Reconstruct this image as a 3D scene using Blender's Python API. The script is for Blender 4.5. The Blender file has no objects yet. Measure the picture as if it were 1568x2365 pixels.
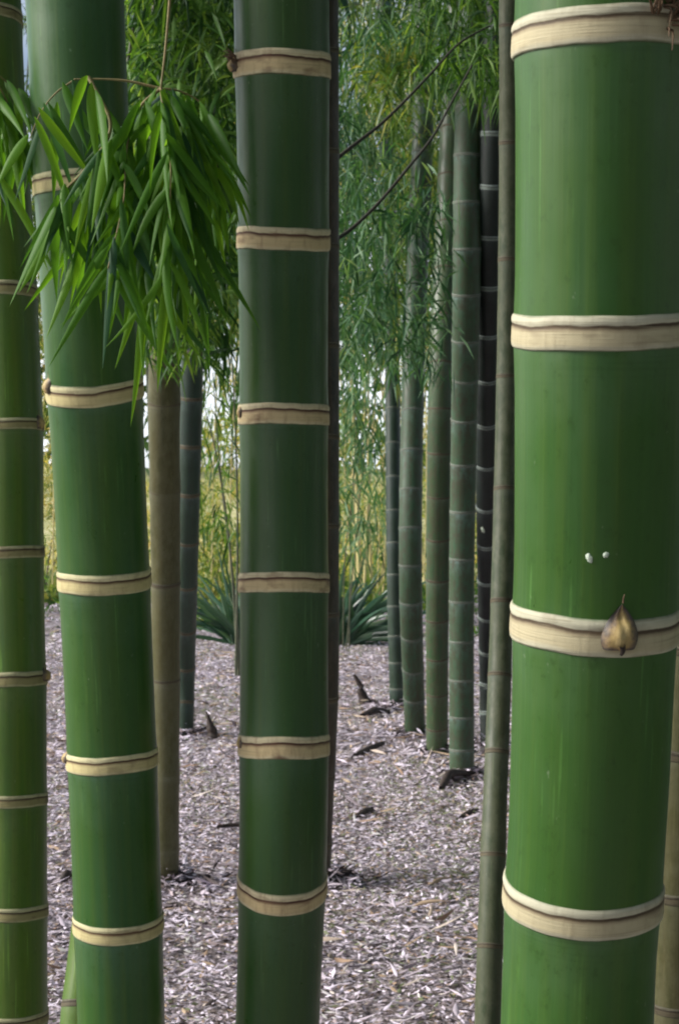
import bpy, math, random
import numpy as np
from mathutils import Vector, Matrix, noise

random.seed(7)
RNG = np.random.default_rng(11)
C = bpy.context.scene.collection
SC = bpy.context.scene

# ------------------------------------------------------------------ survey
# Measurements were taken on a 1568 x 2365 print of the photograph: a focal
# length of 3600 print units, horizon at 1200, eye height 1.3 m.  at() turns a
# bearing and a distance into a place in the grove.
F, CX, HY, H = 3600.0, 784.0, 1200.0, 1.30


def at(x, y, Z):
    return Vector(((x - CX) / F * Z, Z, H - (y - HY) / F * Z))


def ground_z(y):                       # distance of the ground seen at row y
    return F * H / (y - HY)


# ------------------------------------------------------------------ helpers
def thing(name, label, cat, loc=(0, 0, 0), group=None):
    o = bpy.data.objects.new(name, None)
    C.objects.link(o)
    o.empty_display_size = 0.1
    o.location = loc
    o['label'] = label
    o['category'] = cat
    if group:
        o['group'] = group
    bpy.context.view_layer.update()
    return o


def tag(o, label=None, cat=None, group=None, kind=None):
    if label:
        o['label'] = label
    if cat:
        o['category'] = cat
    if group:
        o['group'] = group
    if kind:
        o['kind'] = kind
    return o


def link(name, me, mat, parent=None, smooth=True):
    o = bpy.data.objects.new(name, me)
    C.objects.link(o)
    if mat is not None:
        me.materials.append(mat)
    if smooth:
        me.polygons.foreach_set('use_smooth', np.ones(len(me.polygons), dtype=bool))
    if parent is not None:
        root = parent
        o.parent = parent
        off = Vector((0, 0, 0))
        while root is not None:
            off += root.location
            root = root.parent
        me.transform(Matrix.Translation(-off))      # geometry is written in world space
    return o


def mesh_np(name, verts, quads, attrs=None):
    me = bpy.data.meshes.new(name)
    verts = np.asarray(verts, dtype=np.float32).reshape(-1, 3)
    quads = np.asarray(quads, dtype=np.int32)
    n, k = quads.shape
    me.vertices.add(len(verts))
    me.vertices.foreach_set('co', verts.ravel())
    me.loops.add(n * k)
    me.loops.foreach_set('vertex_index', quads.ravel())
    me.polygons.add(n)
    me.polygons.foreach_set('loop_start', np.arange(0, n * k, k, dtype=np.int32))
    me.polygons.foreach_set('loop_total', np.full(n, k, dtype=np.int32))
    for key, arr in (attrs or {}).items():
        arr = np.asarray(arr, dtype=np.float32)
        if arr.ndim == 2:
            a = me.attributes.new(key, 'FLOAT_VECTOR', 'POINT')
            a.data.foreach_set('vector', arr.ravel())
        else:
            a = me.attributes.new(key, 'FLOAT', 'POINT')
            a.data.foreach_set('value', arr.ravel())
    me.update()
    me.validate()
    return me


# ------------------------------------------------------------------ materials
class NT:
    def __init__(self, name):
        self.m = bpy.data.materials.new(name)
        self.m.use_nodes = True
        self.t = self.m.node_tree
        self.t.nodes.clear()
        self.out = self.t.nodes.new('ShaderNodeOutputMaterial')

    def n(self, kind, **kw):
        nd = self.t.nodes.new('ShaderNode' + kind)
        for k, v in kw.items():
            if k in nd.inputs:
                nd.inputs[k].default_value = v
            else:
                setattr(nd, k, v)
        return nd

    def l(self, a, b):
        self.t.links.new(a, b)

    def ramp(self, fac, stops, interp='LINEAR'):
        r = self.n('ValToRGB')
        r.color_ramp.interpolation = interp
        e = r.color_ramp.elements
        while len(e) > 1:
            e.remove(e[-1])
        e[0].position, e[0].color = stops[0][0], tuple(stops[0][1]) + (1,)
        for p, c in stops[1:]:
            x = e.new(p)
            x.color = tuple(c) + (1,)
        self.l(fac, r.inputs[0])
        return r.outputs[0]

    def mix(self, fac, a, b, mode='MIX'):
        mx = self.n('MixRGB', blend_type=mode)
        for s, v in ((0, fac), (1, a), (2, b)):
            if hasattr(v, 'is_linked'):
                self.l(v, mx.inputs[s])
            elif s == 0:
                mx.inputs[0].default_value = v
            else:
                mx.inputs[s].default_value = tuple(v) + (1,)
        return mx.outputs[0]

    def math(self, op, a, b=0.0):
        mm = self.n('Math', operation=op)
        for s, v in ((0, a), (1, b)):
            if hasattr(v, 'is_linked'):
                self.l(v, mm.inputs[s])
            else:
                mm.inputs[s].default_value = v
        return mm.outputs[0]

    def noise(self, vec, scale, detail=3.0, rough=0.55, sz=None):
        nd = self.n('TexNoise')
        nd.inputs['Scale'].default_value = scale
        nd.inputs['Detail'].default_value = detail
        nd.inputs['Roughness'].default_value = rough
        if sz is not None:
            mp = self.n('Mapping')
            mp.inputs['Scale'].default_value = sz
            self.l(vec, mp.inputs['Vector'])
            vec = mp.outputs[0]
        if vec is not None:
            self.l(vec, nd.inputs['Vector'])
        return nd.outputs['Fac']

    def attr(self, name):
        a = self.n('Attribute')
        a.attribute_name = name
        return a


BW = [(0, (0, 0, 0)), (1, (1, 1, 1))]


def culm_mat(name, c1, c2, c3, bloom=0.35, mottle=0.0, mottle_col=(0.2, 0.17, 0.12), rough=0.33, bloomcol=(0.30, 0.40, 0.34), scale=1.0):
    """c1 main green, c2 yellower streak, c3 darker/bluer patch."""
    t = NT(name)
    cyl = t.attr('cyl').outputs['Vector']
    v = t.attr('v').outputs['Fac']
    s = scale
    big = t.noise(cyl, 14 * s, 2, 0.5, (1, 1, 0.12))
    streak = t.noise(cyl, 75 * s, 3, 0.6, (1, 1, 0.02))
    fine = t.noise(cyl, 260 * s, 2, 0.6, (1, 1, 0.015))
    blot = t.noise(cyl, 30 * s, 4, 0.6, (1, 1, 0.6))
    col = t.mix(t.ramp(big, [(0.35, (0, 0, 0)), (0.68, (1, 1, 1))]), c1, c3)
    col = t.mix(t.ramp(streak, [(0.44, (0, 0, 0)), (0.72, (0.7, 0.7, 0.7))]), col, c2)
    col = t.mix(t.ramp(fine, [(0.35, (0.2, 0.2, 0.2)), (0.65, (0, 0, 0))]), col, tuple(x * 0.55 for x in c3))
    # waxy bloom: strongest just under each node, blotchy elsewhere
    under = t.ramp(v, [(0.0, (0.15, 0.15, 0.15)), (0.06, (0.05, 0.05, 0.05)), (0.6, (0.06, 0.06, 0.06)), (0.9, (0.45, 0.45, 0.45)), (0.965, (1, 1, 1)), (1.0, (0.7, 0.7, 0.7))])
    patch = t.ramp(blot, [(0.3, (0.35, 0.35, 0.35)), (0.72, (1, 1, 1))])
    bl = t.math('MULTIPLY', t.math('MULTIPLY', under, patch), bloom)
    col = t.mix(bl, col, bloomcol)
    # fine horizontal scuffs near the nodes
    hs = t.noise(cyl, 40 * s, 2, 0.5, (0.25, 0.25, 9))
    hsm = t.math('MULTIPLY', t.ramp(hs, [(0.56, (0, 0, 0)), (0.66, (1, 1, 1))]), t.ramp(v, [(0.0, (0.5, 0.5, 0.5)), (0.1, (0.05, 0.05, 0.05)), (0.8, (0.0, 0, 0)), (0.97, (0.55, 0.55, 0.55))]))
    col = t.mix(t.math('MULTIPLY', hsm, 0.5), col, tuple(x * 0.5 for x in c3))
    if mottle > 0:
        mo = t.noise(cyl, 42 * s, 6, 0.72, (1, 1, 0.5))
        col = t.mix(t.math('MULTIPLY', t.ramp(mo, [(0.42, (0, 0, 0)), (0.6, (1, 1, 1))]), mottle), col, mottle_col)
    # blotchy age and a few long pale scratches
    age = t.noise(cyl, 9 * s, 5, 0.7, (1, 1, 0.5))
    col = t.mix(t.ramp(age, [(0.42, (0, 0, 0)), (0.66, (0.55, 0.55, 0.55))]), col, tuple(0.5 * (a + b) for a, b in zip(c2, c3)))
    spk = t.noise(cyl, 120 * s, 5, 0.75, (1, 1, 0.6))
    col = t.mix(t.ramp(spk, [(0.30, (0.55, 0.55, 0.55)), (0.44, (0, 0, 0))]), col, tuple(x * 0.55 for x in c1))
    scr = t.noise(cyl, 210 * s, 1, 0.4, (1, 1, 0.035))
    scm = t.math('MULTIPLY', t.ramp(scr, [(0.66, (0, 0, 0)), (0.72, (0.4, 0.4, 0.4))]), t.ramp(age, [(0.45, (0, 0, 0)), (0.6, (1, 1, 1))]))
    col = t.mix(scm, col, tuple(min(1, x * 2.2 + 0.03) for x in c1))
    # tiny pale flecks
    fl = t.noise(cyl, 150 * s, 2, 0.5, (1, 1, 0.5))
    col = t.mix(t.ramp(fl, [(0.73, (0, 0, 0)), (0.8, (0.35, 0.35, 0.35))]), col, (0.3, 0.36, 0.25))
    b = t.n('BsdfPrincipled')
    t.l(col, b.inputs['Base Color'])
    rg = t.ramp(blot, [(0.3, (rough - 0.06,) * 3), (0.75, (rough + 0.12,) * 3)])
    t.l(t.math('ADD', rg, t.math('MULTIPLY', bl, 0.3)), b.inputs['Roughness'])
    b.inputs['Specular IOR Level'].default_value = 0.42
    bp = t.n('Bump', Strength=0.16, Distance=0.002)
    t.l(t.math('ADD', streak, t.math('MULTIPLY', fine, 0.5)), bp.inputs['Height'])
    t.l(bp.outputs[0], b.inputs['Normal'])
    t.l(b.outputs[0], t.out.inputs[0])
    return t.m


def ring_mat(name, pale, straw, brown, dirt=0.6, green=(0.16, 0.22, 0.1)):
    t = NT(name)
    cyl = t.attr('cyl').outputs['Vector']
    v = t.attr('v').outputs['Fac']
    wob = t.noise(cyl, 22, 3, 0.6, (1, 1, 0.3))
    v2 = t.math('ADD', v, t.math('MULTIPLY', t.math('SUBTRACT', wob, 0.5), 0.16))
    dark = tuple(x * 0.45 for x in brown)
    col = t.ramp(v2, [(0.0, green), (0.05, pale), (0.2, straw), (0.5, straw), (0.58, tuple(0.5 * (a + b) for a, b in zip(straw, brown))),
                      (0.645, dark), (0.695, dark), (0.73, pale), (0.93, tuple(x * 0.9 for x in pale)), (1.0, green)])
    st = t.noise(cyl, 90, 4, 0.65, (1, 1, 0.25))
    col = t.mix(t.math('MULTIPLY', t.ramp(st, [(0.5, (0, 0, 0)), (0.75, (1, 1, 1))]), dirt * 0.6), col, brown)
    pt = t.noise(cyl, 16, 3, 0.55, (1, 1, 2.5))
    col = t.mix(t.math('MULTIPLY', t.ramp(pt, [(0.56, (0, 0, 0)), (0.72, (1, 1, 1))]), dirt), col, tuple(x * 0.8 for x in brown))
    ln = t.noise(cyl, 25, 3, 0.6, (0.5, 0.5, 22))
    col = t.mix(t.ramp(ln, [(0.56, (0, 0, 0)), (0.68, (0.55, 0.55, 0.55))]), col, tuple(x * 0.6 for x in straw))
    b = t.n('BsdfPrincipled', Roughness=0.68)
    b.inputs['Specular IOR Level'].default_value = 0.3
    t.l(col, b.inputs['Base Color'])
    bp = t.n('Bump', Strength=0.35, Distance=0.002)
    t.l(t.math('ADD', ln, st), bp.inputs['Height'])
    t.l(bp.outputs[0], b.inputs['Normal'])
    t.l(b.outputs[0], t.out.inputs[0])
    return t.m


def leaf_mat(name, cols, trans=0.35, rough=0.4, spec=0.5):
    """cols: ramp over the per-leaf tone; every leaf has its own age and colour."""
    t = NT(name)
    tone = t.attr('tone').outputs['Fac']
    col = t.ramp(tone, [(i / (len(cols) - 1), c) for i, c in enumerate(cols)])
    b = t.n('BsdfPrincipled', Roughness=rough)
    b.inputs['Specular IOR Level'].default_value = spec
    t.l(col, b.inputs['Base Color'])
    tr = t.n('BsdfTranslucent')
    t.l(t.mix(1.0, col, (1.5, 1.35, 0.55), 'MULTIPLY'), tr.inputs['Color'])
    ms = t.n('MixShader')
    ms.inputs[0].default_value = trans
    t.l(b.outputs[0], ms.inputs[1])
    t.l(tr.outputs[0], ms.inputs[2])
    t.l(ms.outputs[0], t.out.inputs[0])
    return t.m


def plain_mat(name, c1, c2, scale=40, rough=0.75, stretch=(1, 1, 1)):
    t = NT(name)
    tc = t.n('TexCoord').outputs['Object']
    nz = t.noise(tc, scale, 4, 0.6, stretch)
    b = t.n('BsdfPrincipled', Roughness=rough)
    t.l(t.mix(t.ramp(nz, [(0.35, (0, 0, 0)), (0.68, (1, 1, 1))]), c1, c2), b.inputs['Base Color'])
    bp = t.n('Bump', Strength=0.4, Distance=0.004)
    t.l(nz, bp.inputs['Height'])
    t.l(bp.outputs[0], b.inputs['Normal'])
    t.l(b.outputs[0], t.out.inputs[0])
    return t.m


M = {}
M['bright'] = culm_mat('culm_bright_green', (0.036, 0.106, 0.011), (0.056, 0.118, 0.010), (0.026, 0.092, 0.014), 0.34, scale=0.9, bloomcol=(0.16, 0.24, 0.17))
M['left'] = culm_mat('culm_left_green', (0.036, 0.106, 0.012), (0.056, 0.116, 0.010), (0.024, 0.090, 0.018), 0.40, bloomcol=(0.14, 0.24, 0.19))
M['deep'] = culm_mat('culm_deep_green', (0.031, 0.084, 0.015), (0.045, 0.088, 0.011), (0.025, 0.076, 0.020), 0.45, bloomcol=(0.14, 0.21, 0.16))
M['olive'] = culm_mat('culm_olive_green', (0.070, 0.150, 0.009), (0.115, 0.165, 0.010), (0.044, 0.118, 0.012), 0.42, mottle=0.12, mottle_col=(0.10, 0.08, 0.04), bloomcol=(0.2, 0.24, 0.16))
M['brown'] = culm_mat('culm_brown', (0.090, 0.086, 0.026), (0.120, 0.098, 0.040), (0.048, 0.054, 0.014), 0.5, mottle=0.75, mottle_col=(0.125, 0.122, 0.060), bloomcol=(0.26, 0.26, 0.19), rough=0.45)
M['darkbrown'] = culm_mat('culm_dark_brown', (0.038, 0.032, 0.014), (0.068, 0.040, 0.020), (0.014, 0.020, 0.010), 0.15, mottle=0.55, mottle_col=(0.085, 0.070, 0.045), rough=0.5)
M['bluegrey'] = culm_mat('culm_blue_grey', (0.030, 0.082, 0.034), (0.050, 0.062, 0.020), (0.048, 0.108, 0.058), 0.75, mottle=0.8, mottle_col=(0.055, 0.052, 0.030), bloomcol=(0.22, 0.30, 0.29), rough=0.45)
M['darkgreen'] = culm_mat('culm_dark_green', (0.024, 0.056, 0.032), (0.034, 0.056, 0.022), (0.012, 0.030, 0.022), 0.6, mottle=0.45, mottle_col=(0.02, 0.024, 0.018), bloomcol=(0.17, 0.22, 0.22), rough=0.45)
M['black'] = culm_mat('culm_blackish', (0.010, 0.020, 0.015), (0.016, 0.022, 0.012), (0.007, 0.008, 0.010), 0.3, mottle=0.4, mottle_col=(0.022, 0.03, 0.028), bloomcol=(0.2, 0.24, 0.24), rough=0.45)
M['palegreen'] = culm_mat('culm_pale_green', (0.042, 0.100, 0.036), (0.090, 0.115, 0.040), (0.024, 0.070, 0.032), 0.6, mottle=0.75, mottle_col=(0.075, 0.070, 0.040), bloomcol=(0.24, 0.28, 0.22), rough=0.45)
M['greybrown'] = culm_mat('culm_grey_brown', (0.052, 0.070, 0.026), (0.078, 0.072, 0.032), (0.030, 0.054, 0.022), 0.5, mottle=0.75, mottle_col=(0.115, 0.125, 0.075), bloomcol=(0.16, 0.19, 0.16), rough=0.5)
M['ring_pale'] = ring_mat('node_band_pale', (0.52, 0.50, 0.36), (0.46, 0.405, 0.25), (0.16, 0.11, 0.06), 0.5, (0.10, 0.14, 0.07))
M['ring_straw'] = ring_mat('node_band_straw', (0.64, 0.59, 0.34), (0.57, 0.49, 0.24), (0.15, 0.08, 0.04), 0.55, (0.10, 0.14, 0.07))
M['ring_tan'] = ring_mat('node_band_tan', (0.65, 0.57, 0.36), (0.58, 0.46, 0.25), (0.16, 0.07, 0.042), 0.75, (0.10, 0.14, 0.07))
M['ring_thin'] = ring_mat('node_band_thin', (0.44, 0.42, 0.24), (0.28, 0.25, 0.11), (0.09, 0.06, 0.03), 0.7, (0.08, 0.11, 0.04))
M['ring_white'] = ring_mat('node_band_white', (0.30, 0.35, 0.33), (0.18, 0.22, 0.19), (0.05, 0.05, 0.035), 0.6, (0.04, 0.06, 0.04))
M['ring_grey'] = ring_mat('node_band_grey', (0.24, 0.27, 0.23), (0.15, 0.17, 0.13), (0.04, 0.04, 0.028), 0.6, (0.04, 0.06, 0.04))
M['ring_dull'] = ring_mat('node_band_dull', (0.13, 0.12, 0.08), (0.10, 0.085, 0.05), (0.05, 0.036, 0.022), 0.7, (0.05, 0.055, 0.03))
M['twig'] = plain_mat('twig_straw', (0.26, 0.20, 0.08), (0.16, 0.14, 0.05), 60)
M['darktwig'] = plain_mat('twig_dark', (0.018, 0.020, 0.012), (0.035, 0.030, 0.018), 60)
M['fibre'] = plain_mat('sheath_fibre', (0.085, 0.045, 0.022), (0.17, 0.11, 0.06), 120)
M['deadwood'] = plain_mat('dark_sheath', (0.016, 0.011, 0.009), (0.060, 0.040, 0.030), 50)
M['lichen'] = plain_mat('lichen_white', (0.62, 0.70, 0.56), (0.50, 0.60, 0.46), 300)
M['strawstem'] = plain_mat('golden_stem', (0.66, 0.58, 0.26), (0.48, 0.40, 0.15), 4, 0.5, (1, 1, 0.2))  # yellow stems, albedo raised to carry the stronger sun beyond the clearing
M['bark'] = plain_mat('bark', (0.06, 0.05, 0.035), (0.12, 0.10, 0.07), 20)

M['leaf_near'] = leaf_mat('leaf_near', [(0.030, 0.090, 0.055), (0.055, 0.160, 0.022), (0.090, 0.235, 0.020), (0.145, 0.310, 0.030)], 0.52, 0.48, 0.22)
M['leaf_mid'] = leaf_mat('leaf_mid', [(0.020, 0.064, 0.018), (0.044, 0.120, 0.024), (0.085, 0.190, 0.034), (0.170, 0.290, 0.070)], 0.45, 0.5, 0.22)
M['leaf_blue'] = leaf_mat('leaf_blue', [(0.022, 0.072, 0.034), (0.040, 0.125, 0.052), (0.085, 0.200, 0.080), (0.200, 0.330, 0.180)], 0.40, 0.45, 0.30)
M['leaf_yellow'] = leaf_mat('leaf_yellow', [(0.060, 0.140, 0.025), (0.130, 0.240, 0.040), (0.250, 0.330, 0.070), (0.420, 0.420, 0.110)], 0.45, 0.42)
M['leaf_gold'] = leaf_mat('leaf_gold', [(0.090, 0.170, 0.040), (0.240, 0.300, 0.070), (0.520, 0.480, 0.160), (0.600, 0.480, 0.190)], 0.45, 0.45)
M['leaf_far'] = leaf_mat('leaf_far', [(0.022, 0.058, 0.018), (0.045, 0.105, 0.026), (0.090, 0.165, 0.040), (0.160, 0.230, 0.070)], 0.42, 0.55, 0.2)
M['leaf_strap'] = leaf_mat('leaf_strap', [(0.016, 0.050, 0.030), (0.026, 0.085, 0.042), (0.060, 0.140, 0.070), (0.230, 0.300, 0.170)], 0.2, 0.34, 0.7)


# ------------------------------------------------------------------ culms
def smooth_path(ctrl):
    """ctrl: (Vector, radius) from top to bottom -> dense list from bottom to top, eased over the joints by height."""
    c = list(reversed(ctrl))
    zs = np.array([q[0].z for q in c])
    D = np.array([[q[0].x, q[0].y, q[1]] for q in c])
    zz = np.arange(zs[0], zs[-1], 0.012)
    seg = np.diff(zs)
    m = np.diff(D, axis=0) / seg[:, None]
    tan = np.zeros_like(D)
    tan[1:-1] = (m[:-1] * seg[1:, None] + m[1:] * seg[:-1, None]) / (seg[1:] + seg[:-1])[:, None]
    tan[0], tan[-1] = m[0], m[-1]
    k = np.clip(np.searchsorted(zs, zz, 'right') - 1, 0, len(seg) - 1)
    h = seg[k][:, None]
    t = ((zz - zs[k]) / seg[k])[:, None]
    Y = (2 * t ** 3 - 3 * t ** 2 + 1) * D[k] + (t ** 3 - 2 * t ** 2 + t) * h * tan[k] + (-2 * t ** 3 + 3 * t ** 2) * D[k + 1] + (t ** 3 - t ** 2) * h * tan[k + 1]
    w = np.exp(-np.linspace(-2, 2, 21) ** 2)
    w /= w.sum()
    E = np.concatenate([np.repeat(Y[:1], 10, 0) + (np.arange(-10, 0)[:, None]) * (Y[1] - Y[0]), Y, np.repeat(Y[-1:], 10, 0) + (np.arange(1, 11)[:, None]) * (Y[-1] - Y[-2])])
    Y = np.stack([np.convolve(E[:, i], w, 'valid') for i in range(3)], 1)
    return [(Vector((y[0], y[1], z)), y[2]) for y, z in zip(Y, zz)]


def row(p):
    return HY + (H - p.z) * F / p.y


def axis_frame(path, i):
    a, b = path[max(i - 3, 0)][0], path[min(i + 3, len(path) - 1)][0]
    T = (b - a).normalized()
    N = (Vector((1, 0, 0)) - T * T.x).normalized()
    B = T.cross(N)
    return T, N, B


RING_PROFILE = [(0.0, -0.012), (0.02, 0.014), (0.08, 0.030), (0.20, 0.036), (0.34, 0.034), (0.48, 0.031), (0.60, 0.029), (0.66, 0.024), (0.69, 0.020),
                (0.73, 0.027), (0.80, 0.034), (0.87, 0.030), (0.94, 0.014), (0.98, 0.002), (1.0, -0.012)]


class Culm:
    def __init__(self, label, mat, ringmat, ctrl, diam, wref, rings, band=0.034, seg=40, top=4.2, group='bamboo culms', Zbase=None, bulge=1.0,
                 step_up=None, roughness=0.0, tilt=0.02, name='bamboo_culm'):
        """ctrl (row, centre, width) measured on the print; diam at width wref fixes the distance."""
        self.seg = seg
        pts = []
        Zr = F * diam / wref
        for (y, x, w) in ctrl:
            Z = Zr * (wref / w) ** 0.5
            pts.append((at(x, y, Z), w * Z / F / 2))
        pts.sort(key=lambda q: -q[0].z)
        # carry the culm on upward and down to the ground
        a, b = pts[0][0], pts[1][0]
        d = (a - b).normalized()
        d = (d + Vector((0, 0, 0.6))).normalized()
        if a.z < top:
            pts.insert(0, (a + d * ((top - a.z) / d.z), pts[0][1] * 0.85))
        a, b = pts[-1][0], pts[-2][0]
        if a.z > -0.04:
            d = (a - b).normalized()
            d = (d + Vector((0, 0, -0.6))).normalized()
            pts.append((a + d * ((a.z + 0.04) / -d.z), pts[-1][1] * 1.0))
        path = smooth_path(pts)
        self.path = path
        P = np.array([list(p[0]) for p in path])
        L = np.concatenate([[0], np.cumsum(np.linalg.norm(np.diff(P, axis=0), axis=1))])
        self.L = L
        rows = np.array([row(p[0]) for p in path])
        # nodes: measured ones, then carried on above and below
        rl = sorted(float(np.interp(-y, -rows[np.argsort(-rows)], L[np.argsort(-rows)])) for y in rings)
        self.measured = list(rl)
        gap = (rl[1] - rl[0]) if len(rl) > 1 else 0.3
        g, x = gap * 1.02, rl[0]
        while x - g > 0.1:
            x -= g
            rl.insert(0, x)
            g *= 0.95
        gap = step_up or ((rl[-1] - rl[-2]) if len(rl) > 1 else 0.3)
        x = rl[-1]
        while x + gap < L[-1] - 0.05:
            x += gap
            rl.append(x)
        self.rl = rl
        self.root = thing(name, label, 'bamboo culm', (P[0][0], P[0][1], max(P[0][2], 0)), group)
        self.offs = random.uniform(0, 50)
        self.rough = roughness
        # ------ stem: one continuous tube with a slight swelling at each node
        ls = set(np.linspace(0, L[-1], int(L[-1] / 0.045)).tolist())
        for r in rl:
            for o in (-0.06, -0.03, -band * 0.55, -band * 0.3, 0, band * 0.3, band * 0.55, 0.03, 0.05):
                if 0 < r + o < L[-1]:
                    ls.add(r + o)
        ls = sorted(ls)
        V, A_c, A_v = [], [], []
        ang = np.linspace(0, 2 * math.pi, seg, endpoint=False)
        for l in ls:
            p, T, N, B, R = self.sample(l)
            dn = min(abs(l - r) for r in rl)
            rr = R * (1 + 0.018 * math.exp(-(dn / 0.035) ** 2))
            if roughness:
                rr *= 1 + roughness * noise.noise(Vector((l * 9, self.offs, 0)))
            k = np.searchsorted(rl, l)
            lo = rl[k - 1] if k > 0 else 0.0
            hi = rl[k] if k < len(rl) else L[-1] + 0.1
            vv = (l - lo) / max(hi - lo, 1e-4)
            ring = np.array(p)[None] + rr * (np.cos(ang)[:, None] * np.array(N)[None] + np.sin(ang)[:, None] * np.array(B)[None])
            V.append(ring)
            A_c.append(np.stack([np.cos(ang) * R + self.offs, np.sin(ang) * R, np.full(seg, l)], 1))
            A_v.append(np.full(seg, vv))
        n = len(ls)
        i, j = np.meshgrid(np.arange(n - 1), np.arange(seg), indexing='ij')
        j2 = (j + 1) % seg
        Q = np.stack([i * seg + j, i * seg + j2, (i + 1) * seg + j2, (i + 1) * seg + j], -1).reshape(-1, 4)
        me = mesh_np('stem', np.concatenate(V), Q, {'cyl': np.concatenate(A_c), 'v': np.concatenate(A_v)})
        self.stem = link('stem', me, mat, self.root)
        # ------ nodes in or near the picture, each a ring of its own
        for r in rl:
            p = self.sample(r)[0]
            y = row(p)
            if -260 < y < 2650 and p.z > 0.02:
                self.node(r, band, ringmat, bulge, tilt)

    def sample(self, l):
        i = int(np.clip(np.searchsorted(self.L, l), 1, len(self.L) - 1))
        t = (l - self.L[i - 1]) / max(self.L[i] - self.L[i - 1], 1e-6)
        p = self.path[i - 1][0].lerp(self.path[i][0], t)
        R = self.path[i - 1][1] * (1 - t) + self.path[i][1] * t
        T, N, B = axis_frame(self.path, i)
        return p, T, N, B, R

    def node(self, l, band, mat, bulge, tilt):
        p, T, N, B, R = self.sample(l)
        T = (T + N * random.uniform(-tilt, tilt) + B * random.uniform(-tilt, tilt)).normalized()
        N = (N - T * T.dot(N)).normalized()
        B = T.cross(N)
        seg = self.seg
        ang = np.linspace(0, 2 * math.pi, seg, endpoint=False)
        b = band * random.uniform(0.86, 1.12)
        ph = random.uniform(0, 6.28)
        V, Ac, Av = [], [], []
        Rn = R * 1.018
        for (t, o) in RING_PROFILE:
            wob = 0.045 * np.sin(2 * ang + ph) + 0.018 * np.sin(5 * ang + 2 * ph) + 0.008 * np.sin(11 * ang + 3 * ph)
            hgt = (t - 0.5 + wob * (1 if 0.02 < t < 0.98 else 0.6)) * b
            oo = o * bulge * (1 + 0.15 * np.sin(3 * ang + ph)) if o > 0 else np.full(seg, o)
            rr = Rn * (1 + oo)
            V.append(np.array(p)[None] + hgt[:, None] * np.array(T)[None] + rr[:, None] * (np.cos(ang)[:, None] * np.array(N)[None] + np.sin(ang)[:, None] * np.array(B)[None]))
            Ac.append(np.stack([np.cos(ang) * R + self.offs, np.sin(ang) * R, l + hgt], 1))
            Av.append(np.full(seg, t))
        n = len(RING_PROFILE)
        i, j = np.meshgrid(np.arange(n - 1), np.arange(seg), indexing='ij')
        j2 = (j + 1) % seg
        Q = np.stack([i * seg + j, i * seg + j2, (i + 1) * seg + j2, (i + 1) * seg + j], -1).reshape(-1, 4)
        me = mesh_np('node_ring', np.concatenate(V), Q, {'cyl': np.concatenate(Ac), 'v': np.concatenate(Av)})
        return link('node_ring', me, mat, self.root)

    def surface(self, l, phi, out=0.0):
        """point and frame on the wall; phi = 0 faces the camera, positive to the right."""
        p, T, N, B, R = self.sample(l)
        n = (N * math.sin(phi) - B * math.cos(phi)).normalized()
        if n.y > 0 and abs(phi) < 1.2:
            n = (N * math.sin(phi) + B * math.cos(phi)).normalized()
        side = T.cross(n).normalized()
        return p + n * (R * 1.018 + out), T, n, side

    def l_at(self, y):
        rows = np.array([row(p[0]) for p in self.path])
        o = np.argsort(rows)
        return float(np.interp(y, rows[o], self.L[o]))


def bud_mesh(P, T, n, side, w, h, depth, lean=0.0):
    nu, nv = 13, 13
    V, tone = [], []
    for iv in range(nv):
        v = iv / (nv - 1)
        hw = w * 0.5 * (0.85 + 0.15 * math.sin(min(1, v / 0.25) * math.pi / 2)) * (1 - max(0, (v - 0.15) / 0.85) ** 2.1)
        for iu in range(nu):
            u = iu / (nu - 1) * 2 - 1
            d = depth * max(0, 1 - u * u) ** 0.6 * (math.sin(min(1, v * 1.25 + 0.16) * math.pi) ** 0.6 if v < 0.98 else 0.05)
            ridge = 0.10 * depth * math.cos(u * 9 + v * 5) * (1 - abs(u))
            V.append(P + side * (u * hw + lean * v * w) + T * (v * h) + n * (d + ridge - 0.003))
            tone.append(min(1, abs(u + 0.12 * math.sin(v * 7)) ** 1.3 * 0.9 + max(0, v - 0.5) * 1.0 + (0.5 if v < 0.06 else 0)))
    Q = [[iv * nu + iu, iv * nu + iu + 1, (iv + 1) * nu + iu + 1, (iv + 1) * nu + iu] for iv in range(nv - 1) for iu in range(nu - 1)]
    return mesh_np('bud', [list(x) for x in V], Q, {'tone': tone})


def bud_material():
    t = NT('bud_scale')
    tone = t.attr('tone').outputs['Fac']
    tc = t.n('TexCoord').outputs['Object']
    nz = t.noise(tc, 180, 4, 0.6)
    f = t.math('ADD', tone, t.math('MULTIPLY', t.math('SUBTRACT', nz, 0.45), 0.9))
    col = t.ramp(f, [(0.0, (0.46, 0.35, 0.15)), (0.35, (0.38, 0.27, 0.10)), (0.65, (0.17, 0.12, 0.07)), (0.95, (0.055, 0.045, 0.038))])
    b = t.n('BsdfPrincipled', Roughness=0.6)
    t.l(col, b.inputs['Base Color'])
    bp = t.n('Bump', Strength=0.4, Distance=0.002)
    t.l(nz, bp.inputs['Height'])
    t.l(bp.outputs[0], b.inputs['Normal'])
    t.l(b.outputs[0], t.out.inputs[0])
    return t.m


M['bud'] = bud_material()


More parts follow.
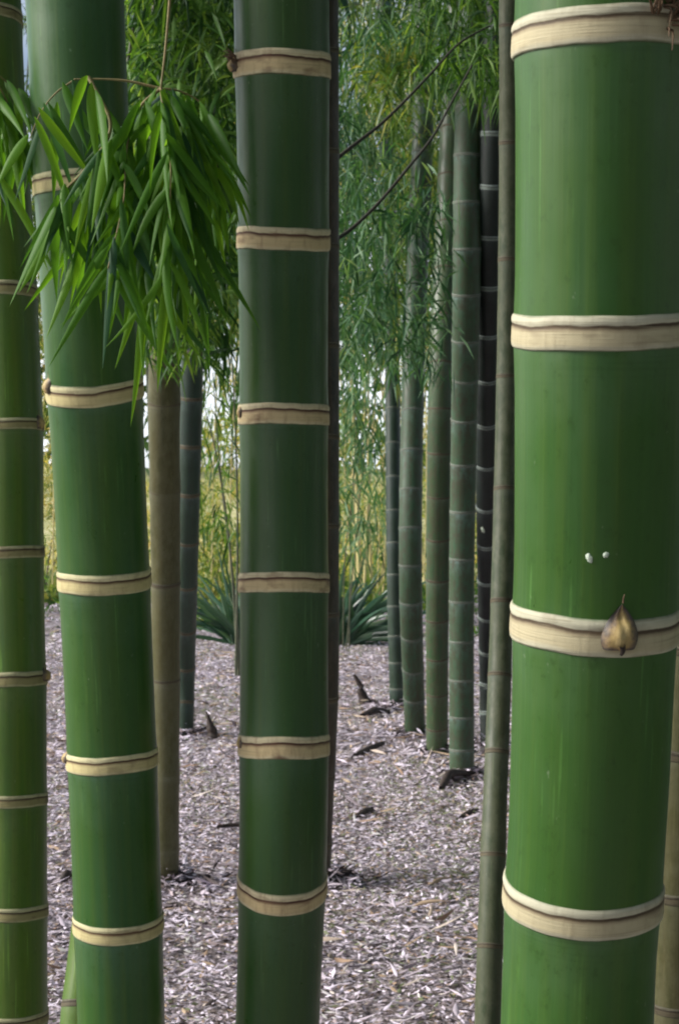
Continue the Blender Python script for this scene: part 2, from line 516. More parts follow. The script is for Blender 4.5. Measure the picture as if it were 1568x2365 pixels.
def tube_mesh(name, pts, r0, r1, seg=8):
    """tapered round twig through pts."""
    c = [(Vector(p), r0 + (r1 - r0) * i / (len(pts) - 1)) for i, p in enumerate(pts)]
    out = []
    n = len(c)
    for i in range(n - 1):
        p0, p1, p2, p3 = c[max(i - 1, 0)][0], c[i][0], c[i + 1][0], c[min(i + 2, n - 1)][0]
        for j in range(6):
            t = j / 6
            q = 0.5 * ((2 * p1) + (p2 - p0) * t + (2 * p0 - 5 * p1 + 4 * p2 - p3) * t * t + (3 * p1 - p0 - 3 * p2 + p3) * t ** 3)
            out.append((q, c[i][1] * (1 - t) + c[i + 1][1] * t))
    out.append(c[-1])
    V, Q = [], []
    for k, (p, r) in enumerate(out):
        a, b = out[max(k - 1, 0)][0], out[min(k + 1, len(out) - 1)][0]
        T = (b - a).normalized()
        X = T.orthogonal().normalized() if abs(T.y) > 0.9 else (Vector((0, 1, 0)) - T * T.y).normalized()
        Y = T.cross(X)
        for s in range(seg):
            a_ = 2 * math.pi * s / seg
            V.append(list(p + (X * math.cos(a_) + Y * math.sin(a_)) * r))
    for k in range(len(out) - 1):
        for s in range(seg):
            s2 = (s + 1) % seg
            Q.append([k * seg + s, k * seg + s2, (k + 1) * seg + s2, (k + 1) * seg + s])
    return V, Q


def join(parts):
    V, Q, o = [], [], 0
    for v, q in parts:
        V += list(v)
        Q += [[a + o for a in f] for f in q]
        o += len(v)
    return V, Q


# ------------------------------------------------------------------ leaves
def leaf_arrays(base, d, side, L, W, droop, K=4, fold=0.25, tone=None, curl=None):
    """N lance-shaped leaves: base, unit dir, unit side (N,3); L, W, droop (N,)."""
    N = len(base)
    t = np.linspace(0, 1, K + 1)
    prof = np.sin(np.pi * np.clip(t, 0, 1) ** 0.62) ** 0.9 * 0.5
    prof[0], prof[-1] = 0.06, 0.0
    nrm = np.cross(d, side)
    mid = base[:, None] + d[:, None] * (L[:, None] * t)[..., None]
    mid[..., 2] -= droop[:, None] * L[:, None] * t ** 2
    if curl is not None:
        mid += side[:, None] * (curl[:, None] * L[:, None] * t ** 2)[..., None]
    hw = (W[:, None] * prof)[..., None]
    up = nrm[:, None] * hw * fold
    V = np.stack([mid - side[:, None] * hw + up, mid - up * 0.4, mid + side[:, None] * hw + up], 2)   # N,K+1,3,3
    idx = np.arange(N)[:, None, None] * (K + 1) * 3
    k = np.arange(K)[None, :, None] * 3
    c = np.arange(2)[None, None, :]
    a = idx + k + c
    Q = np.stack([a, a + 1, a + 4, a + 3], -1).reshape(-1, 4)
    T = np.repeat(tone if tone is not None else RNG.random(N), (K + 1) * 3)
    return V.reshape(-1, 3), Q, T


def unit(a):
    return a / np.maximum(np.linalg.norm(a, axis=-1, keepdims=True), 1e-9)


def foliage(name, arrs, mat, parent):
    V, Q, T, o = [], [], [], 0
    for v, q, t in arrs:
        V.append(v)
        Q.append(q + o)
        T.append(t)
        o += len(v)
    me = mesh_np(name, np.concatenate(V), np.concatenate(Q), {'tone': np.concatenate(T)})
    return link(name, me, mat, parent)


def sprays(centres, per, Lm, Wm, spread=0.8, K=2, scatter=0.05, droop=(0.15, 0.6), tone_mu=None, down=0.75):
    """each centre is the end of a twig with a fan of leaves hanging from it."""
    n = len(centres)
    N = n * per
    base = np.repeat(centres, per, 0) + RNG.normal(0, scatter, (N, 3))
    head = np.repeat(RNG.normal(0, 0.5, (n, 3)) + np.array([0, 0, -down]), per, 0)
    d = unit(head + RNG.normal(0, spread, (N, 3)) * np.array([1, 1, 0.7]))
    side = unit(np.cross(d, RNG.normal(0, 1, (N, 3)) + np.array([0, -0.8, 0.5])))
    L = Lm * RNG.uniform(0.55, 1.25, N)
    W = Wm * RNG.uniform(0.7, 1.2, N)
    tone = np.clip(np.repeat(RNG.normal(0.42 if tone_mu is None else tone_mu, 0.2, n), per) + RNG.normal(0, 0.28, N), 0, 1)
    return leaf_arrays(base, d, side, L, W, RNG.uniform(droop[0], droop[1], N), K, 0.25, tone)


def box_centres(n, x0, x1, y0, y1, z0, z1, holes=0.5, freq=1.6, fade=0.0):
    """n twig ends in a slab of the grove seen between bearings x0..x1 and rows y0..y1, distances z0..z1, clumped by noise."""
    out = []
    k = 0
    while len(out) < n and k < n * 40:
        k += 1
        Z = random.uniform(z0, z1)
        x, y = random.uniform(x0, x1), random.uniform(y0, y1)
        p = at(x, y, Z)
        if p.z < 0.15:
            continue
        dens = noise.noise(p * freq) * 0.5 + 0.5
        if fade and random.random() < fade * ((y - y0) / (y1 - y0)) ** 2:
            continue
        if dens < holes * random.uniform(0.75, 1.15):
            continue
        out.append(p)
    return np.array([list(p) for p in out])


# ================================================================== THE SETTING
def ground():
    t = NT('leaf_litter_soil')
    tc = t.n('TexCoord').outputs['Object']
    f1 = t.noise(tc, 42, 6, 0.7)
    f2 = t.noise(tc, 0.9, 3, 0.6)
    vo = t.n('TexVoronoi', Scale=55.0)
    t.l(tc, vo.inputs['Vector'])
    cell = t.n('SeparateColor')
    t.l(vo.outputs['Color'], cell.inputs[0])
    col = t.ramp(cell.outputs[0], [(0.0, (0.07, 0.055, 0.052)), (0.35, (0.25, 0.21, 0.22)), (0.65, (0.46, 0.41, 0.45)), (1.0, (0.70, 0.64, 0.72))])
    col = t.mix(t.ramp(f1, [(0.38, (0.75, 0.75, 0.75)), (0.6, (0, 0, 0))]), col, (0.09, 0.075, 0.075))
    col = t.mix(t.ramp(f2, [(0.4, (0, 0, 0)), (0.7, (0.45, 0.45, 0.45))]), col, (0.26, 0.20, 0.15))
    b = t.n('BsdfPrincipled', Roughness=0.9)
    t.l(col, b.inputs['Base Color'])
    bp = t.n('Bump', Strength=0.8, Distance=0.02)
    t.l(t.math('ADD', f1, vo.outputs['Distance']), bp.inputs['Height'])
    t.l(bp.outputs[0], b.inputs['Normal'])
    t.l(b.outputs[0], t.out.inputs[0])
    # one sheet out to the horizon, finer near the camera, gently uneven
    xs = np.concatenate([[-220, -120, -60, -30], np.linspace(-15, 15, 61), [30, 60, 120, 220]])
    ys = np.concatenate([[-60, -30, -10, -4], np.linspace(0, 30, 81), [36, 45, 60, 90, 150, 260]])
    X, Y = np.meshgrid(xs, ys)
    Z = np.zeros_like(X)
    for i in range(X.shape[0]):
        for j in range(X.shape[1]):
            Z[i, j] = 0.035 * noise.noise(Vector((X[i, j] * 0.5, Y[i, j] * 0.5, 3)))
    ny, nx = X.shape
    V = np.stack([X, Y, Z], -1).reshape(-1, 3)
    i, j = np.meshgrid(np.arange(ny - 1), np.arange(nx - 1), indexing='ij')
    Q = np.stack([i * nx + j, i * nx + j + 1, (i + 1) * nx + j + 1, (i + 1) * nx + j], -1).reshape(-1, 4)
    g = link('ground', mesh_np('ground', V, Q), t.m)
    tag(g, kind='structure')


ground()


def bank():
    t = NT('straw_grass')
    tc = t.n('TexCoord').outputs['Object']
    a = t.noise(tc, 1.4, 5, 0.65)
    b_ = t.noise(tc, 14, 4, 0.7, (1, 1, 0.2))
    col = t.mix(t.ramp(a, [(0.35, (0, 0, 0)), (0.65, (1, 1, 1))]), (0.34, 0.34, 0.13), (0.54, 0.49, 0.26))
    col = t.mix(t.ramp(b_, [(0.52, (0, 0, 0)), (0.72, (0.7, 0.7, 0.7))]), col, (0.10, 0.17, 0.045))
    b = t.n('BsdfPrincipled', Roughness=0.9)
    t.l(col, b.inputs['Base Color'])
    t.l(b.outputs[0], t.out.inputs[0])
    xs = np.linspace(-60, 60, 61)
    us = np.linspace(0, 1, 24)
    V = []
    for u in us:
        for x in xs:
            y = 27 + 33 * u
            z = -0.1 + 3.3 * (u * u * (3 - 2 * u)) + 0.35 * noise.noise(Vector((x * 0.15, y * 0.2, 9))) * min(1, u * 5)
            V.append((x, y, z))
    nx = len(xs)
    i, j = np.meshgrid(np.arange(len(us) - 1), np.arange(nx - 1), indexing='ij')
    Q = np.stack([i * nx + j, i * nx + j + 1, (i + 1) * nx + j + 1, (i + 1) * nx + j], -1).reshape(-1, 4)
    o = link('hill', mesh_np('hill', V, Q), t.m)
    tag(o, kind='structure')


bank()


def litter():
    """dry leaf bits and bark chips, far too many to count: one object."""
    t = NT('litter_chips')
    tone = t.attr('tone').outputs['Fac']
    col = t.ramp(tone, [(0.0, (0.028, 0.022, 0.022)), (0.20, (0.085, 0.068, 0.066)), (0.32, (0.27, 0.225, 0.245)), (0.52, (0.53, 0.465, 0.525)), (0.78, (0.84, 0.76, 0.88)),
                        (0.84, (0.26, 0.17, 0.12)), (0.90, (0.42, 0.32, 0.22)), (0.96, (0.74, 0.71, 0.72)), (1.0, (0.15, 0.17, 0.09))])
    b = t.n('BsdfPrincipled', Roughness=0.85)
    b.inputs['Specular IOR Level'].default_value = 0.12
    t.l(col, b.inputs['Base Color'])
    t.l(b.outputs[0], t.out.inputs[0])
    arrs = []
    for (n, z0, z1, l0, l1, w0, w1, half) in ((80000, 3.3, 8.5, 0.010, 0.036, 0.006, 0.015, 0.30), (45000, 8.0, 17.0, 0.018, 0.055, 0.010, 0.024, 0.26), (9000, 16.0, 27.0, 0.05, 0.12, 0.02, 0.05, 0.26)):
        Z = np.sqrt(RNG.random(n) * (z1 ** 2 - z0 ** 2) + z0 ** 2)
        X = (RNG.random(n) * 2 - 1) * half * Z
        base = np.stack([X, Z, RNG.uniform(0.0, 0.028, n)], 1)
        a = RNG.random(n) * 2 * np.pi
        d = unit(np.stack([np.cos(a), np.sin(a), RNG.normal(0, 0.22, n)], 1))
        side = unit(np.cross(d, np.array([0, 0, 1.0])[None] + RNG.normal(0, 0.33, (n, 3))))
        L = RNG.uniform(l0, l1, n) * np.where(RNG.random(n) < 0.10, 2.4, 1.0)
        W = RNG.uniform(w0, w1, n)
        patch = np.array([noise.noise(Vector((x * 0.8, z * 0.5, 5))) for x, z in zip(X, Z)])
        tone_ = np.clip(0.04 + RNG.random(n) ** (0.48 if z0 > 6 else 0.82) + 0.32 * patch, 0, 1)  # far chips paler: stronger light in the open put into their tone
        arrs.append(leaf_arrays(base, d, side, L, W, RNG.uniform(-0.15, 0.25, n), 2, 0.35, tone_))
    # whole dry leaves lying loose on top, more of them in some drifts
    n = 5200
    Z = np.sqrt(RNG.random(n) * (15.0 ** 2 - 3.3 ** 2) + 3.3 ** 2)
    X = (RNG.random(n) * 2 - 1) * 0.28 * Z
    keep = np.array([noise.noise(Vector((x * 1.3, z * 0.9, 8))) > random.uniform(-0.5, 0.3) for x, z in zip(X, Z)])
    X, Z = X[keep], Z[keep]
    n = len(X)
    a = RNG.random(n) * 2 * np.pi
    d = unit(np.stack([np.cos(a), np.sin(a), RNG.normal(0.05, 0.15, n)], 1))
    side = unit(np.cross(d, np.array([0, 0, 1.0])[None] + RNG.normal(0, 0.4, (n, 3))))
    arrs.append(leaf_arrays(np.stack([X, Z, RNG.uniform(0.02, 0.04, n)], 1), d, side, RNG.uniform(0.06, 0.15, n), RNG.uniform(0.009, 0.020, n), RNG.uniform(-0.1, 0.25, n), 4, 0.4, np.where(RNG.random(n) < 0.5, RNG.uniform(0.2, 0.6, n), RNG.uniform(0.84, 0.93, n)), RNG.normal(0, 0.12, n)))
    for (cx, cy, cr) in FEET:                      # banked up round the culm feet, toned darker as contact shade
        n = 260
        a = RNG.random(n) * 2 * np.pi
        rr = cr + np.abs(RNG.normal(0, 0.09, n))
        base = np.stack([cx + np.cos(a) * rr, cy + np.sin(a) * rr, RNG.uniform(0.0, 1.0, n) * 0.07 * np.exp(-(rr - cr) / 0.07) + 0.012], 1)
        b_ = RNG.random(n) * 2 * np.pi
        d = unit(np.stack([np.cos(b_), np.sin(b_), RNG.normal(0, 0.3, n)], 1))
        side = unit(np.cross(d, np.array([0, 0, 1.0])[None] + RNG.normal(0, 0.4, (n, 3))))
        arrs.append(leaf_arrays(base, d, side, RNG.uniform(0.03, 0.10, n), RNG.uniform(0.010, 0.026, n), RNG.uniform(-0.15, 0.4, n), 2, 0.35, np.clip(RNG.random(n) * 0.95 - 0.12, 0, 1)))
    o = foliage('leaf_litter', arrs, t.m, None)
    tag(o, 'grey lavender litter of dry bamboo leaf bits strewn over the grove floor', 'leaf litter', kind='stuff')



# ================================================================== CULMS
right = Culm('thick bright green bamboo culm in close up, brown triangular bud on its third pale node', M['bright'], M['ring_pale'],
             [(0, 1401, 420), (400, 1395, 408), (1000, 1384, 390), (1345, 1375, 374), (1600, 1367, 368), (1900, 1356, 360), (2200, 1336, 348), (2365, 1331, 349)],
             0.150, 375, [90, 763, 1433, 2060], band=0.035, seg=96, bulge=0.85, tilt=0.012)
left = Culm('green bamboo culm with straw coloured nodes rising behind the drooping leaf spray', M['left'], M['ring_straw'],
            [(0, 174, 224), (547, 199, 222), (800, 214, 220), (1050, 228, 212), (1345, 242, 208), (1600, 254, 205), (1850, 264, 203), (2100, 273, 202), (2365, 281, 200)],
            0.150, 208, [-35, 432, 896, 1337, 1749, 2130], band=0.034, seg=72, bulge=0.75)
middle = Culm('dark bluish green bamboo culm with tan nodes standing upright in the centre', M['deep'], M['ring_tan'],
              [(0, 650, 220), (350, 654, 212), (800, 655, 204), (1100, 656, 202), (1600, 656, 203), (1900, 655, 204), (2200, 647, 196), (2365, 641, 193)],
              0.150, 205, [-255, 152, 552, 957, 1345, 1718, 2042, 2415], band=0.037, seg=72, bulge=0.8)
edge = Culm('olive green bamboo culm with thin close set nodes cut off by the left border', M['olive'], M['ring_thin'],
                          [(0, -25, 146), (300, -12, 147), (680, 12, 148), (985, 24, 150), (1345, 26, 150), (1600, 31, 152), (1845, 32, 152), (2100, 32, 154), (2365, 32, 155)],
0.130, 150, [45, 362, 680, 985, 1274, 1568, 1843, 2102, 2345], band=0.027, seg=64, bulge=0.8)
brown = Culm('tan brown old culm with smooth nodes beside the leaf draped green culm', M['brown'], M['ring_dull'],
             [(0, 384, 76), (500, 382, 75), (850, 380, 74), (1345, 383, 68), (1600, 383, 66), (1850, 381, 66), (2040, 380, 66)],
             0.102, 66, [150, 480, 720, 930, 1130, 1345, 1568, 1790, 1960], band=0.014, seg=40, bulge=0.5, roughness=0.05)
shade = Culm('dark culm with pale bluish left flank standing just behind the tan brown one', M['darkgreen'], M['ring_dull'],
             [(0, 462, 54), (500, 452, 53), (900, 443, 52), (1345, 433, 48), (1550, 429, 44), (1690, 426, 44)],
             0.122, 50, [200, 330, 460, 585, 705, 815, 920, 1030, 1140, 1250, 1350, 1450, 1540, 1620], band=0.022, seg=32, bulge=0.7)
hidden = Culm('dark brown mottled culm half hidden behind the central bluish green one', M['darkbrown'], M['ring_dull'],
              [(0, 748, 68), (500, 750, 66), (1345, 750, 66), (1600, 749, 66), (1800, 741, 64), (2060, 730, 64)],
              0.100, 66, [120, 350, 570, 800, 1010, 1215, 1420, 1610, 1790, 1950], band=0.02, seg=40, bulge=0.7, roughness=0.03)
g1 = Culm('slim deep green culm, farthest left of the row on the right behind the litter clearing', M['darkgreen'], M['ring_grey'],
          [(0, 888, 32), (200, 891, 32), (800, 905, 34), (1345, 911, 36), (1640, 918, 36)], 0.106, 35,
          [60, 150, 240, 330, 420, 510, 600, 690, 778, 862, 945, 1025, 1103, 1180, 1255, 1328, 1400, 1468, 1530, 1590], band=0.012, seg=24, bulge=0.8, group='row of far culms')
g2 = Culm('grey green culm with many fine nodes, second in the far row', M['bluegrey'], M['ring_grey'],
          [(0, 982, 46), (300, 976, 48), (700, 960, 50), (1000, 951, 52), (1345, 948, 53), (1690, 958, 48)], 0.130, 52,
          [40, 145, 250, 355, 458, 560, 660, 758, 855, 950, 1042, 1132, 1220, 1305, 1388, 1467, 1542, 1610], band=0.012, seg=28, bulge=0.8, group='row of far culms')
g3 = Culm('pale green culm with a buff sunlit left flank, third in the far row', M['palegreen'], M['ring_dull'],
          [(0, 1056, 48), (500, 1032, 52), (850, 1018, 56), (1345, 1010, 53), (1750, 1009, 50)], 0.124, 54,
          [80, 190, 300, 410, 520, 628, 735, 840, 943, 1045, 1145, 1243, 1338, 1430, 1518, 1600, 1680], band=0.012, seg=28, bulge=0.6, group='row of far culms')
g4 = Culm('bluish culm with whitish bloom and ringed nodes, its base in dark fallen sheaths', M['bluegrey'], M['ring_grey'],
          [(0, 1092, 66), (300, 1082, 66), (700, 1076, 64), (1000, 1071, 60), (1345, 1066, 58), (1795, 1066, 57)], 0.127, 60,
          [140, 250, 360, 468, 575, 680, 785, 875, 968, 1072, 1181, 1290, 1388, 1480, 1570, 1655, 1730], band=0.012, seg=32, bulge=0.8, group='row of far culms')
g5 = Culm('blackish culm with bold white node rings next to the bluish bloomed one', M['black'], M['ring_white'],
          [(0, 1150, 62), (400, 1138, 60), (850, 1124, 54), (1345, 1124, 44), (1600, 1127, 40), (1720, 1128, 40)], 0.110, 50,
          [190, 310, 430, 545, 660, 770, 874, 975, 1070, 1168, 1254, 1338, 1421, 1500, 1575, 1645], band=0.022, seg=28, bulge=0.9, group='row of far culms')
thin = Culm('thin grey brown culm with lichen running down beside the thick bright culm', M['greybrown'], M['ring_dull'],
            [(0, 1178, 52), (500, 1176, 50), (1000, 1168, 50), (1345, 1160, 52), (1600, 1152, 54), (1950, 1139, 58), (2365, 1126, 62)], 0.056, 55,
            [60, 330, 600, 870, 1130, 1390, 1560, 1738, 1975, 2185], band=0.012, seg=32, bulge=0.6, roughness=0.03)
behind = Culm('dim olive culm glimpsed past the right flank of the thick bright culm', M['brown'], M['ring_dull'],
              [(0, 1640, 118), (1200, 1590, 116), (1600, 1578, 116), (2365, 1556, 114)], 0.110, 116, [300, 640, 980, 1310, 1500, 1738, 2065, 2320], band=0.022, seg=40, bulge=0.8)
lowleft = Culm('slender green culm showing only at the foot of the leaf draped culm', M['olive'], M['ring_dull'],
               [(0, 180, 80), (1345, 245, 78), (1900, 236, 84), (2150, 208, 86), (2365, 184, 90)], 0.085, 84, [500, 900, 1300, 1700, 2040, 2320], band=0.015, seg=36, bulge=0.6)

FEET = [(c.path[0][0].x, c.path[0][0].y, c.path[0][1]) for c in (brown, shade, hidden, g1, g2, g3, g4, g5)]
litter()

# ---- buds, scars and specks on the culms
lb = right.l_at(1433)
for (y, dx, w, h, dep, lean) in ((1455, 0.0, 0.034, 0.040, 0.012, 0.05),):
    P, T, n, s = right.surface(lb - 0.010, math.asin(22 / 187.0), 0.004)
    o = link('bud', bud_mesh(P, T, n, s, w, h, dep, lean), M['bud'], right.root)
    tag(o, 'brown triangular bud with a golden middle')
    v, q = tube_mesh('x', [P + T * 0.042 + n * 0.003 + s * 0.001, P + T * 0.046 + n * 0.003 + s * 0.001, P + T * 0.050 + n * 0.003 + s * 0.002], 0.0010, 0.0004, 6)
    link('bud_tip', mesh_np('bud_tip', v, q), M['fibre'], o)
    v, q = tube_mesh('x', [P + T * 0.006 + n * 0.009 - s * 0.001, P + T * 0.000 + n * 0.006 + s * 0.001, P - T * 0.004 + n * 0.004], 0.0032, 0.0014, 6)
    link('bud_stalk', mesh_np('bud_stalk', v, q), M['deadwood'], o)


def flat_spot(culm, y, phi, r, mat, name, th=0.0005):
    P, T, n, s = culm.surface(culm.l_at(y), phi, -0.0008)
    k = 14
    V = []
    for i in range(k):
        a = 2 * math.pi * i / k
        rr = r * (1 + 0.25 * math.sin(2 * a + y) + 0.12 * math.sin(5 * a))
        V.append(list(P + s * math.cos(a) * rr * 0.8 + T * math.sin(a) * rr * 1.25 - n * 0.001))
    for i in range(k):
        a = 2 * math.pi * i / k
        rr = 0.6 * r * (1 + 0.25 * math.sin(2 * a + y))
        V.append(list(P + s * math.cos(a) * rr * 0.8 + T * math.sin(a) * rr * 1.25 + n * th))
    V.append(list(P + n * th * 1.3))
    Q = [[i, (i + 1) % k, k + (i + 1) % k, k + i] for i in range(k)]
    Q += [[k + i, k + (i + 1) % k, 2 * k, 2 * k] for i in range(0)]
    me = bpy.data.meshes.new(name)
    me.from_pydata(V, [], Q + [[k + i, k + (i + 1) % k, 2 * k] for i in range(k)])
    return link(name, me, mat, culm.root)


flat_spot(right, 1247, math.asin(-46 / 187.0), 0.0040, M['lichen'], 'lichen_spot')
flat_spot(right, 1239, math.asin(-11 / 187.0), 0.0030, M['lichen'], 'lichen_spot')
flat_spot(g5, 1210, -0.45, 0.014, M['lichen'], 'lichen_spot', 0.003)


def small_bud(culm, y, phi, w, h, dep):
    P, T, n, s = culm.surface(culm.l_at(y), phi, 0.002)
    return link('bud', bud_mesh(P - T * h * 0.35, T, n, s, w, h, dep), M['bud'], culm.root)


small_bud(left, 880, -1.05, 0.026, 0.034, 0.010)
small_bud(left, 1740, -1.30, 0.022, 0.026, 0.009)
small_bud(middle, 950, -1.2, 0.020, 0.030, 0.008)
small_bud(middle, 1709, -1.2, 0.020, 0.030, 0.008)
small_bud(edge, 980, 1.25, 0.024, 0.040, 0.012)
small_bud(edge, 1560, 1.40, 0.026, 0.036, 0.014)


def fibre_tuft(culm, l, phi0, phi1, n, lmin, lmax, name='sheath_remnant', up=1.0):
    """ragged dry sheath fibres left on a node."""
    parts = []
    for i in range(n):
        ph = random.uniform(phi0, phi1)
        P, T, nn, s = culm.surface(l, ph, 0.004)
        P = P + T * random.uniform(-0.012, 0.012)
        Lr = random.uniform(lmin, lmax)
        dd = (T * up * random.uniform(0.3, 1.0) + nn * random.uniform(0.15, 0.9) + s * random.uniform(-0.8, 0.8)).normalized()
        parts.append(tube_mesh('x', [P - nn * 0.003, P + dd * Lr * 0.5 + T * 0.1 * Lr, P + dd * Lr - T * 0.15 * Lr], random.uniform(0.0008, 0.002), 0.0003, 5))
    v, q = join(parts)
    return link(name, mesh_np(name, v, q), M['fibre'], culm.root)


fibre_tuft(right, right.l_at(90) + 0.012, 0.30, 1.05, 46, 0.010, 0.036)
fibre_tuft(right, right.l_at(90) + 0.004, 0.42, 1.0, 30, 0.010, 0.030, up=-0.8)
fibre_tuft(middle, middle.l_at(152) + 0.004, -1.55, -1.05, 26, 0.010, 0.032)
small_bud(middle, 150, -1.25, 0.026, 0.036, 0.014)

# thin dark branches growing from the dark brown culm
Zd = hidden.path[len(hidden.path) // 2][0].y
for pts in ([(775, 368), (830, 325), (873, 292), (927, 241), (1000, 164), (1060, 100), (1130, 60)], [(770, 556), (811, 529), (873, 470), (946, 383), (1000, 314), (1044, 233), (1090, 150)]):
    P3 = [at(x, y, Zd + 0.02 + 0.35 * i / 6) for i, (x, y) in enumerate(pts)]
    v, q = tube_mesh('x', P3, 0.0075, 0.0035, 8)
    link('branch', mesh_np('branch', v, q), M['darktwig'], hidden.root)

# ================================================================== NEAR LEAF SPRAYS
def near_spray(name, label, twigs, Z, n_per, Lr, Wr, spread, group, mat, anchor=None):
    """twigs: polylines on the print at distance Z (each with its own offset); leaves hang along them."""
    base0 = at(*twigs[0][0][0], Z)
    root = thing(name, label, 'leafy branch', tuple(base0), group)
    tw, arrs = [], []
    for (poly, dz, r0, nl, bias) in twigs:
        pts = [at(x, y, Z + dz * (0.3 + 0.7 * i / max(1, len(poly) - 1))) for i, (x, y) in enumerate(poly)]
        if anchor is not None and poly is twigs[0][0]:
            pts = list(anchor) + pts
        tw.append(tube_mesh('x', pts, r0, r0 * 0.45, 6))
        if nl == 0:
            continue
        base, d, side, L, W, dr, tn, cu = [], [], [], [], [], [], [], []
        m0 = 0 if anchor is None or poly is not twigs[0][0] else len(anchor)
        segs = pts[m0:]
        for i in range(nl):
            t = (i + random.random()) / nl * (len(segs) - 1)
            k = min(int(t), len(segs) - 2)
            p = segs[k].lerp(segs[k + 1], t - k)
            a = random.gauss(bias, spread)
            dv = Vector((math.sin(a), random.gauss(-0.15, 0.35), -math.cos(a))).normalized()
            up = Vector((random.gauss(0, 0.6), -1, random.gauss(0.3, 0.4)))
            sv = dv.cross(up).normalized()
            base.append(list(p + Vector((0, random.uniform(-0.03, 0.03), 0))))
            d.append(list(dv))
            side.append(list(sv))
            L.append(random.uniform(*Lr))
            W.append(random.uniform(*Wr))
            dr.append(random.uniform(0.05, 0.35))
            cu.append(random.gauss(0, 0.10))
            tn.append(min(1, max(0, random.gauss(0.6, 0.27))))
        arrs.append(leaf_arrays(np.array(base), np.array(d), np.array(side), np.array(L), np.array(W), np.array(dr), 9, 0.35, np.array(tn), np.array(cu)))
    v, q = join(tw)
    link('twig', mesh_np('twig', v, q), M['twig'], root)
    foliage('foliage', arrs, M[mat], root)
    return root


aP = left.surface(left.l_at(-420), 0.5, 0.0)[0]
near_spray('leafy_branch', 'spray of long drooping green leaves hanging in front of the leaf draped culm',
           [([(395, -60), (385, 90), (372, 205)], 0.0, 0.0035, 0, 0),
            ([(372, 205), (300, 188), (240, 183), (175, 183)], -0.02, 0.0022, 0, 0),
            ([(175, 183), (130, 215), (95, 260), (70, 320)], -0.03, 0.0014, 10, 0.0),
            ([(205, 178), (228, 220), (255, 278), (245, 330), (190, 400), (150, 440)], -0.06, 0.0034, 14, -0.12),
            ([(372, 205), (330, 240), (300, 290), (265, 330), (235, 360)], -0.05, 0.0026, 26, -0.25),
            ([(372, 205), (378, 260), (390, 330), (395, 420), (385, 640)], -0.10, 0.0020, 46, 0.02),
            ([(372, 205), (410, 240), (440, 300), (455, 380), (460, 600)], 0.05, 0.0020, 42, 0.12),
            ([(372, 205), (420, 212), (475, 250), (500, 340), (498, 480)], 0.10, 0.0016, 30, 0.10),
            ([(300, 290), (290, 380), (285, 470), (250, 620)], -0.12, 0.0016, 34, -0.08),
            ([(395, 330), (360, 410), (345, 500), (330, 690)], -0.02, 0.0016, 38, 0.03),
            ([(410, 240), (430, 330), (425, 480), (420, 640)], 0.02, 0.0016, 36, 0.03),
            ([(190, 400), (150, 440), (120, 520)], -0.04, 0.0014, 14, -0.08),
            ([(245, 330), (225, 430), (200, 560)], 0.02, 0.0014, 24, -0.05)],
           2.16, 10, (0.075, 0.155), (0.0095, 0.0160), 0.36, 'near leaf sprays', 'leaf_near', anchor=[aP, at(330, -330, 2.26), at(385, -190, 2.18)])

near_spray('leafy_branch', 'small bright leaf spray hanging over the olive culm at the left border',
           [([(-90, 40), (-30, 150), (20, 240), (48, 330)], 0.0, 0.003, 26, 0.1),
            ([(-60, 100), (-40, 220), (-20, 330), (0, 420)], -0.1, 0.002, 26, 0.0),
            ([(-30, 150), (30, 200), (75, 230), (100, 300)], 0.05, 0.002, 9, 0.1)],
           2.5, 10, (0.09, 0.17), (0.012, 0.020), 0.32, 'near leaf sprays', 'leaf_near',
           anchor=[edge.surface(edge.l_at(-300), 0.2)[0], at(-110, -80, 2.6)])


# ================================================================== MID-GROUND LEAFY BAMBOO
def leafy_bamboo(label, boxes, mat, stem_pts, Lm, Wm, per=10, stem_r=0.014, K=2, tone_mu=None, name='leafy_bamboo', group='leafy bamboos behind the culms', stemmat='greybrown_plain', spread=0.8):
    """thin arching stems rooted in the ground with leaf fans hanging round them."""
    st = []
    for pts in stem_pts:
        st.append([at(*p) for p in pts])
    foot = st[0][0]
    root = thing(name, label, 'bamboo', (foot.x, foot.y, max(0, foot.z)), group)
    for pts in st:
        v, q = tube_mesh('x', pts, stem_r, stem_r * 0.3, 7)
        link('culm', mesh_np('culm', v, q), M[stemmat], root)
    arrs = []
    for b in boxes:
        c = box_centres(*b[:7], **(b[7] if len(b) > 7 else {}))
        if len(c):
            arrs.append(sprays(c, per, Lm, Wm, spread=spread, K=K, scatter=Lm * 0.35, tone_mu=tone_mu))
    foliage('foliage', arrs, M[mat], root)
    return root


M['greybrown_plain'] = plain_mat('stem_grey_green', (0.07, 0.09, 0.05), (0.13, 0.13, 0.08), 20)

leafy_bamboo('dense dark green small leaved bamboo filling the upper gap left of the central culm',
             [(760, 270, 560, -160, 330, 8.5, 11.5, dict(holes=0.42)), (260, 290, 500, 330, 640, 9.0, 11.5, dict(holes=0.46))],
             'leaf_mid', [[(428, 1635, 10.7), (440, 1000, 10.7), (452, 400, 10.4), (400, -100, 10.0)], [(440, 1640, 10.6), (444, 1000, 10.7), (400, 300, 10.5), (330, -120, 10.2)]],
             0.115, 0.013)
leafy_bamboo('mid green bamboo trailing its leaves over the upper tan brown culm',
             [(230, 300, 530, -140, 420, 4.3, 5.3, dict(holes=0.42)), (170, 330, 520, 380, 800, 4.4, 5.3, dict(holes=0.44, fade=0.45))],
             'leaf_mid', [[(262, 2300, 4.6), (255, 1500, 4.6), (235, 700, 4.6), (330, -60, 4.7), (420, -300, 4.7)]], 0.105, 0.012, stem_r=0.010, K=4)
